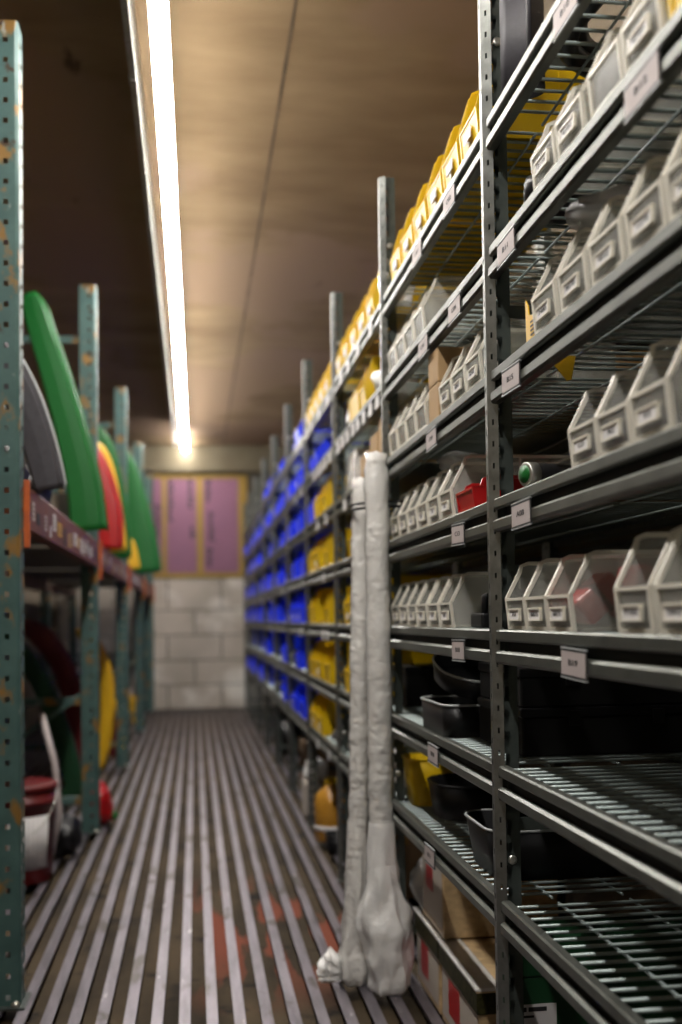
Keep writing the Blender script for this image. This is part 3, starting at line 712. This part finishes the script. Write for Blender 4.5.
# ------------------------------------------------------------------ wrapped tubes leaning on the shelving
def wrapped_tube(base, top, r, label, seed):
    root = empty('wrapped_tube', base); tag(root, label, 'wrapped tube', 'film-wrapped tubes tied to the shelving')
    d = Vector(top)-Vector(base); rr = random.Random(seed)
    mb = MB(); n = 60; pts, rv = [], []
    for i in range(n+1):
        k = i/n; p = d*k; w = .003
        pts.append((p.x+rr.uniform(-w, w)*.6, p.y+rr.uniform(-w, w)*.6, p.z)); rv.append(r*(1+rr.uniform(-.06, .07)) * (.9 if i > n-2 else 1))
    mb.tube(pts, r, 'wrap', n=14, rv=rv); mb.build('film', root)
    mb = MB(); mb.tube([tuple(d*.01), tuple(d*.985)], r*.8, 'white_plastic', n=12); mb.build('tube', root)
    mb = MB(); mb.lathe([(.0001, 0), (r*.55, 0), (r*.5, .012), (r*.2, .02)], 'white_plastic', n=12, c=tuple(d*.99)); mb.build('end_plug', root)
    return root
wrapped_tube((.490, 2.845, .10), (.496, 2.862, 1.445), .033, 'taller film-wrapped white tube standing against the post, nearer the slotted shelving', 1)
wrapped_tube((.434, 2.935, .09), (.466, 2.945, 1.385), .026, 'thinner film-wrapped tube half hidden behind the tall one on the aisle side', 2)
# white bag round the foot of the tubes
def sheet_bag(loc, prof, m_, name, label, parent=None, seed=4):
    from mathutils import noise
    bm = bmesh.new(); n = 56; rings = []
    pr = []
    for A, B in zip(prof, prof[1:]):
        for k in range(4): pr.append(tuple(a+(b-a)*k/4 for a, b in zip(A, B)))
    prof = pr+[prof[-1]]
    for (z, rx, ry, ox, oy) in prof:
        ring = []
        for j in range(n):
            a = 2*PI*j/n; q_ = max(0., min(1, (prof[-1][0]-z)/.22)); w = 1+q_*(.06*math.sin(5*a+z*9))+q_*.26*noise.noise(Vector((math.cos(a)*1.8, math.sin(a)*1.8, z*14+seed)))+q_*.12*noise.noise(Vector((math.cos(a)*4, math.sin(a)*4, z*20+seed)))
            ring.append(bm.verts.new((ox+rx*w*math.cos(a), oy+ry*w*math.sin(a), z)))
        rings.append(ring)
    for A, B in zip(rings, rings[1:]):
        for j in range(n): f = bm.faces.new((A[j], A[(j+1) % n], B[(j+1) % n], B[j])); f.smooth = True
    bm.faces.new(rings[0][::-1])
    me = bpy.data.meshes.new(name); bm.to_mesh(me); bm.free(); me.materials.append(MAT[m_])
    o = put(name, me, parent, loc)
    if label: tag(o, label, 'plastic bag')
    return o
fb = sheet_bag((.503, 2.845, .001), [(0, .044, .044, 0, 0), (.012, .054, .052, .002, 0), (.06, .060, .058, .004, 0), (.11, .066, .060, .002, 0), (.165, .072, .060, -.003, 0), (.20, .070, .056, -.006, 0), (.24, .056, .050, -.009, 0), (.29, .046, .044, -.011, 0), (.35, .039, .039, -.012, 0), (.45, .0345, .0345, -.011, 0)], 'bag_white', 'foot_bag', 'white plastic bag bundled round the foot of the wrapped tubes')
fb2 = sheet_bag((.425, 2.93, .001), [(0, .034, .04, 0, 0), (.02, .042, .045, 0, 0), (.09, .042, .042, 0, 0), (.18, .036, .038, .004, 0), (.30, .030, .031, .009, 0), (.44, .0275, .0275, .014, 0)], 'wrap', 'foot_bag', 'clear film bunched round the foot of the thinner tube', seed=2)
m = MB()
for i in range(9):
    a = i*.7; l = .05+.03*R.random(); p0 = Vector((-.035, -.02, .03+.012*(i % 3)))
    p1 = p0+Vector((-l*.6, -l*.3*math.cos(a), .02*math.sin(a)+.012)); p2 = p1+Vector((-l*.35, -l*.3, -.006)); q = Vector((0, .018, .012))
    m.face([p0-q, p0+q, p1+q*1.2, p1-q*1.1], 'bag_white', True); m.face([p1-q*1.1, p1+q*1.2, p2+q*.5, p2-q*.3], 'bag_white', True)
m.build('torn_film', fb2, solid=.0008)
# black tie round tubes and post
tie = empty('black_tie', (.50, 2.89, 1.30)); tag(tie, 'black cord tying the wrapped tubes to the shelving post', 'cord')
for dz in (0, .014):
    m = MB(); pts = []
    for k in range(40):
        a = 2*PI*k/40
        pts.append((.012+.079*math.cos(a), .045+.078*math.sin(a)*(1.0) - .006, dz+.004*math.cos(a)+.0*k))
    m.tube(pts, .0035, 'black', n=8, closed=True); m.build('loop', tie)

# ------------------------------------------------------------------ pallet rack on the left
XQ = -.4555; YL = 2.89; PL = 2.2818; TOP = 2.61
def upright_mesh(sx=1):
    mb = MB(); w = .079; d = .075
    P = .055
    perf(mb, (-w, 0), (-.008, 0), 0, TOP, P, [(.575, .745, .020, .034)], 'teal_paint')
    perf(mb, (-.008, 0), (0, .008), 0, TOP, 3, [], 'teal_paint')
    perf(mb, (0, .008), (0, d), 0, TOP, P, [(.15, .30, .010, .030), (.55, .85, .030, .042)], 'teal_paint')
    perf(mb, (-w, d), (-w, 0), 0, TOP, 3, [], 'teal_paint')
    return mb.mesh('upright')
UP = upright_mesh()
rack = empty('pallet_rack', (XQ, YL, 0)); tag(rack, 'teal pallet rack with orange beam along the left side of the aisle', 'rack')
m = MB(); m.box(-.10, .012, -.02, .10, 0, .006, 'galv_dark', .001); m.lathe([(.012, .006), (.012, .014), (.005, .020)], 'zinc', n=8, c=(-.012, -.008, 0)); FOOT = m.mesh('foot_plate')
m = MB(); m.box(-.82, -.079, .025, .055, -.018, .018, 'teal_paint', .002); FR = m.mesh('side_brace')
m = MB(); m.tube([(-.80, .04, 0), (-.08, .04, .5)], .014, 'teal_paint', n=6); FD = m.mesh('diagonal_brace')
m = MB(); m.box(-.012, .004, -.012, .006, 1.20, 1.385, 'orange', .002); m.box(-.07, -.012, -.004, -.0015, 1.20, 1.385, 'orange', .001); CON = m.mesh('beam_connector')
for k in range(5):
    y = PL*k if k < 4 else PL*4-.05
    if k == 4: y = YB-YL-.16
    put('upright', UP, rack, (0, y, 0)); put('upright', UP, rack, (-.82, y, 0)); put('foot_plate', FOOT, rack, (0, y, 0)); put('foot_plate', FOOT, rack, (-.82, y, 0))
    
    for z in (.62, 1.9, 2.35, .15): put('side_brace', FR, rack, (0, y, z))
    put('diagonal_brace', FD, rack, (0, y, .15))
    put('beam_connector', CON, rack, (.0105, y+.09, 0))
def box_beam(x, y0, y1):
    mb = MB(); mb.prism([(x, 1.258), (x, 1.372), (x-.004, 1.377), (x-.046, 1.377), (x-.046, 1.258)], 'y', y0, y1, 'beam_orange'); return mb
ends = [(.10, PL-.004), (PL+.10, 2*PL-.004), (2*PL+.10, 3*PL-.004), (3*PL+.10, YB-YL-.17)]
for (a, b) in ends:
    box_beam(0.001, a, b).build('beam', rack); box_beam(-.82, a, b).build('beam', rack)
    m = MB(); yy = a+.01
    while yy < b-.18: m.box(-.815, -.0465, yy, yy+.1745, 1.355, 1.377, 'deck_ply'); yy += .175
    m.build('deck', rack)
    n = 0; yy = a+.02
    while yy < min(b, 7.4)-.12:
        w = R.uniform(.03, .11); z0 = 1.268+R.uniform(0, .03); hh = R.uniform(.03, .06)
        m = MB(); col = R.choice(['white_paper', 'carton_pale', 'yellow_deep', 'label_pink', 'cardboard', 'white_paper', 'ink'])
        m.box(.0012, .0022, yy, yy+w, z0, z0+hh, col); 
        for q in range(3): m.box(.0022, .0026, yy+.006, yy+w*.8, z0+hh*(.2+.25*q), z0+hh*(.2+.25*q)+.004, 'ink')
        m.build('sticker', rack); yy += w+R.uniform(.01, .10)

# leaning moulded guards
def guard(name, path, w, y, m_, label, wtop=None, depth=.05, tip=.12, foot=.8, flange=None, cat='plastic guard', group='moulded plastic guards on the left rack', dy=0.):
    """channel-shaped moulding swept up a path of (x, z); it faces the camera end of the rack"""
    root = empty(name, (path[0][0], y, path[0][1])); tag(root, label, cat, group)
    P = [Vector((a, b)) for a, b in path]
    # resample
    pts = []
    for i in range(len(P)-1):
        p0, p1, p2, p3 = P[max(i-1, 0)], P[i], P[i+1], P[min(i+2, len(P)-1)]
        for k in range(5):
            t = k/5; pts.append(.5*((2*p1)+(-p0+p2)*t+(2*p0-5*p1+4*p2-p3)*t*t+(-p0+3*p1-3*p2+p3)*t**3))
    pts.append(P[-1]); n = len(pts)
    bm = bmesh.new(); rows = []
    for i, p in enumerate(pts):
        k = i/(n-1); t = (pts[min(i+1, n-1)]-pts[max(i-1, 0)]).normalized(); nn = Vector((t.y, -t.x))
        ww = w*(1-k)+(wtop if wtop is not None else w)*k
        ww *= min(1, foot+k*4) * min(1, tip+(1-k)*4.5)
        sec = [(-.5, depth), (-.5, .012), (-.42, 0), (.0, -.002), (.34, 0), (.40, .014), (.5, .016), (.5, depth)]
        rows.append([bm.verts.new((p.x-path[0][0]+nn.x*a*ww, b+dy*k, p.y-path[0][1]+nn.y*a*ww)) for a, b in sec])
    for A, B in zip(rows, rows[1:]):
        for j in range(len(A)-1): f = bm.faces.new((A[j], A[j+1], B[j+1], B[j])); f.smooth = True
    for A, B in zip(rows, rows[1:]):
        for a_, b_ in zip(A, B):
            e_ = bm.edges.get((a_, b_))
            if e_: e_.smooth = False
    zmin = min(v.co.z for v in bm.verts)
    for v in bm.verts: v.co.z -= zmin
    me = bpy.data.meshes.new('shell'); bm.to_mesh(me); bm.free(); me.materials.append(MAT[m_])
    o = put('shell', me, root); md = o.modifiers.new('s', 'SOLIDIFY'); md.thickness = .004
    # bead along the aisle edge
    mb = MB(); bp = []
    for i, p in enumerate(pts):
        k = i/(n-1); t = (pts[min(i+1, n-1)]-pts[max(i-1, 0)]).normalized(); nn = Vector((t.y, -t.x)); ww = (w*(1-k)+(wtop if wtop is not None else w)*k)*min(1, foot+k*4)*min(1, tip+(1-k)*4.5)
        bp.append((p.x-path[0][0]+nn.x*.5*ww, depth+dy*k, p.y-path[0][1]+nn.y*.5*ww-zmin))
    mb.tube(bp, .006, flange or m_, n=6); mb.build('bead', root)
    root.location.z = path[0][1]
    return root
DZ = 1.378
guard('plastic_guard', [(-.450, DZ), (-.475, 1.60), (-.530, 1.84), (-.590, 2.06), (-.650, 2.26), (-.690, 2.41)], .155, 4.68, 'green', 'tall green plastic guard leaning back between the first two teal uprights', wtop=.10, depth=.07, tip=.55, foot=1)
guard('plastic_guard', [(-.445, DZ), (-.440, 1.55), (-.475, 1.72), (-.53, 1.86), (-.60, 1.95)], .13, 5.75, 'red', 'red plastic guard leaning just beyond the second teal upright', wtop=.10)
guard('plastic_guard', [(-.425, DZ), (-.450, 1.62), (-.50, 1.88), (-.58, 2.02)], .10, 6.05, 'yellow_deep', 'orange-yellow plastic guard leaning beyond the red one', wtop=.08)
guard('plastic_guard', [(-.450, DZ), (-.47, 1.7), (-.52, 2.0), (-.58, 2.2)], .13, 6.7, 'green', 'green plastic guard leaning just before the third teal upright', wtop=.08)
guard('plastic_guard', [(-.400, DZ), (-.425, 1.70), (-.475, 2.00), (-.505, 2.20), (-.55, 2.40)], .27, 8.9, 'green', 'broad green plastic guard leaning beyond the third teal upright', wtop=.05, depth=.08, tip=.3, foot=.85)
guard('plastic_guard', [(-.455, DZ), (-.47, 1.5), (-.5, 1.62)], .10, 8.1, 'yellow_deep', 'short orange-yellow guard before the farthest green guard', wtop=.07)
guard('plastic_guard', [(-.50, DZ), (-.60, 1.8), (-.66, 2.1), (-.68, 2.30)], .05, 5.35, 'darkred', 'narrow dark red guard standing behind the tall green one', wtop=.03)
guard('plastic_guard', [(-.420, DZ), (-.455, 1.52), (-.505, 1.66), (-.565, 1.77), (-.64, 1.88)], .085, 3.22, 'rubber_grey', 'grey curved guard with pale edge behind the nearest teal upright', wtop=.12, flange='pale_strip')
bag('black_bag', (-.60, 3.45, DZ), (.17, .28, .22), 'black', 'black bag on the left rack beside the grey guard', 'bag', 71)
bag('black_bag', (-.62, 3.95, DZ), (.22, .32, .20), 'black', 'black bag on the left rack before the tall green guard', 'bag', 72)
bag('white_pouch', (-.58, 5.52, 1.93), (.06, .06, .12), 'bag_white', None, 'pouch', 73, sub=2) if False else None
# under the beam
def uguard(path, w, y, m_, label, k=1.32, **kw):
    p = [(x*k, max(.001, 1+(z-1)*k)) for x, z in path]
    p = [q for n, q in enumerate(p) if q[1] > .001 or n == 0]
    guard('plastic_guard', p, w*k*.55, y*k, m_, label, **{a: (b*k if a == 'wtop' else b) for a, b in kw.items()})
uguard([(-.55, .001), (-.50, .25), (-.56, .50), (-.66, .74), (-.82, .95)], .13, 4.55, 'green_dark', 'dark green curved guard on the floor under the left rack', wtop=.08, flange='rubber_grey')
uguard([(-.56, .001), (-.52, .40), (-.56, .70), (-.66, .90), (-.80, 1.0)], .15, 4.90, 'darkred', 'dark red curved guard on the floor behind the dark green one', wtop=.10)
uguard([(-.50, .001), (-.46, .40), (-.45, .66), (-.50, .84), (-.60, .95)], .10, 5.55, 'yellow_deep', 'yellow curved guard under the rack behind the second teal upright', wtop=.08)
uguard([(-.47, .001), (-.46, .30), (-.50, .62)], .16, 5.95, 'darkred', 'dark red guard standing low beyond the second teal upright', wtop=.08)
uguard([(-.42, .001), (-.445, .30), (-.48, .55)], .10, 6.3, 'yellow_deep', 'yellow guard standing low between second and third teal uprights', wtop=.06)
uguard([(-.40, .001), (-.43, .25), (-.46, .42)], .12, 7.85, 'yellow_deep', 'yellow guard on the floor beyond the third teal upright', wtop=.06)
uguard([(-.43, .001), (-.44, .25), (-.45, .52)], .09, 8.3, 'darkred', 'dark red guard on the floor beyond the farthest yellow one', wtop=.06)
# paint pail
pl = empty('paint_pail', (-.675, 4.30, .001)); tag(pl, 'dark red pail with a white paper label behind the nearest upright', 'pail')
m = MB(); m.lathe([(.112, 0), (.118, .01), (.130, .30), (.134, .30), (.134, .315), (.130, .316), (.131, .35)], 'darkred', n=32); m.build('body', pl)
m = MB(); m.lathe([(.131, .350), (.139, .352), (.139, .372), (.130, .376), (.120, .368)], 'darkred', n=32); m.build('lid', pl)
m = MB()
a0, a1 = math.radians(215), math.radians(330); N_ = 14; 
for i in range(N_):
    q = []
    for a, z in ((a0+(a1-a0)*i/N_, .06), (a0+(a1-a0)*(i+1)/N_, .06), (a0+(a1-a0)*(i+1)/N_, .26), (a0+(a1-a0)*i/N_, .26)):
        r_ = .1185+.012*(z-.01)/.29+.0015; q.append((r_*math.cos(a), r_*math.sin(a), z))
    m.face(q, 'white_paper', True)
lb = m.build('label', pl, solid=.0006); lb['label'] = 'white paper label with blue line of print'
m = MB()
for i in range(2, 9):
    a = a0+(a1-a0)*i/N_; r_ = .1297; m.box(-.006, .006, -.0006, .0006, -.006, .006, 'blue_film' if i % 2 else 'ink', M=Matrix.Translation((r_*math.cos(a), r_*math.sin(a), .238)) @ Matrix.Rotation(a+PI/2, 4, 'Z'))
m.build('print', lb)
m = MB(); pts = [(.136*math.cos(PI*k/12+PI), -.136*abs(math.sin(PI*k/12))*.0+.136*math.sin(PI*k/12+PI)*.92, .34-.16*math.sin(PI*k/12)) for k in range(13)]
m.tube(pts, .0025, 'zinc', n=6); m.build('bail', pl)
bag('black_bag', (-.56, 4.72, .001), (.16, .2, .20), 'black', 'black bag on the floor between the red pail and second upright', 'bag', 74)
bag('red_cloth', (-.47, 5.38, .001), (.12, .2, .22), 'red', 'red cloth bundle on the floor just beyond the second upright', 'cloth', 75)
bag('green_cloth', (-.42, 5.50, .001), (.06, .10, .05), 'green', 'small green cloth on the floor beside the red bundle', 'cloth', 76, sub=2) if True else None
carton(-.95, -.66, 3.3, 3.9, .001, .30, 'cardboard_dark', 'brown carton on the floor behind the nearest teal upright')
m = MB(); m.tube([(-.60, 4.62, .004), (-.55, 4.58, .22), (-.57, 4.60, .42), (-.63, 4.66, .62)], .014, 'label_pink', n=8)
tag(m.build('plastic_pipe', None, (0, -.12, 0)), 'thin pale pink pipe standing beside the red pail', 'pipe')

# ------------------------------------------------------------------ camera
cam = bpy.data.cameras.new('camera'); co = bpy.data.objects.new('camera', cam); C.objects.link(co)
F = 1066.
cam.sensor_fit = 'AUTO'; cam.sensor_width = 36; cam.lens = F/1024*36; cam.shift_y = 68.16/1024
yaw, pitch, roll = .1368, .0349, -.0138
f = Vector((math.sin(yaw)*math.cos(pitch), math.cos(yaw)*math.cos(pitch), math.sin(pitch))); r = Vector((math.cos(yaw), -math.sin(yaw), 0)); u = r.cross(f)
r2 = math.cos(roll)*r+math.sin(roll)*u; u2 = -math.sin(roll)*r+math.cos(roll)*u
M = Matrix((r2, u2, -f)).transposed().to_4x4(); M.translation = Vector((0, 0, 1)); co.matrix_world = M
cam.dof.use_dof = True; cam.dof.focus_distance = 1.95; cam.dof.aperture_fstop = 2.2; cam.clip_start = .05
sc.camera = co
w = bpy.data.worlds.new('World'); sc.world = w; w.use_nodes = True
w.node_tree.nodes['Background'].inputs[0].default_value = (.5, .5, .55, 1); w.node_tree.nodes['Background'].inputs[1].default_value = .03
sc.view_settings.view_transform = 'Standard'; sc.view_settings.look = 'None'; sc.view_settings.gamma = 1; sc.view_settings.use_curve_mapping = False
sc.view_settings.exposure = 2.3
sc.cycles.transparent_max_bounces = 32; sc.cycles.max_bounces = 8
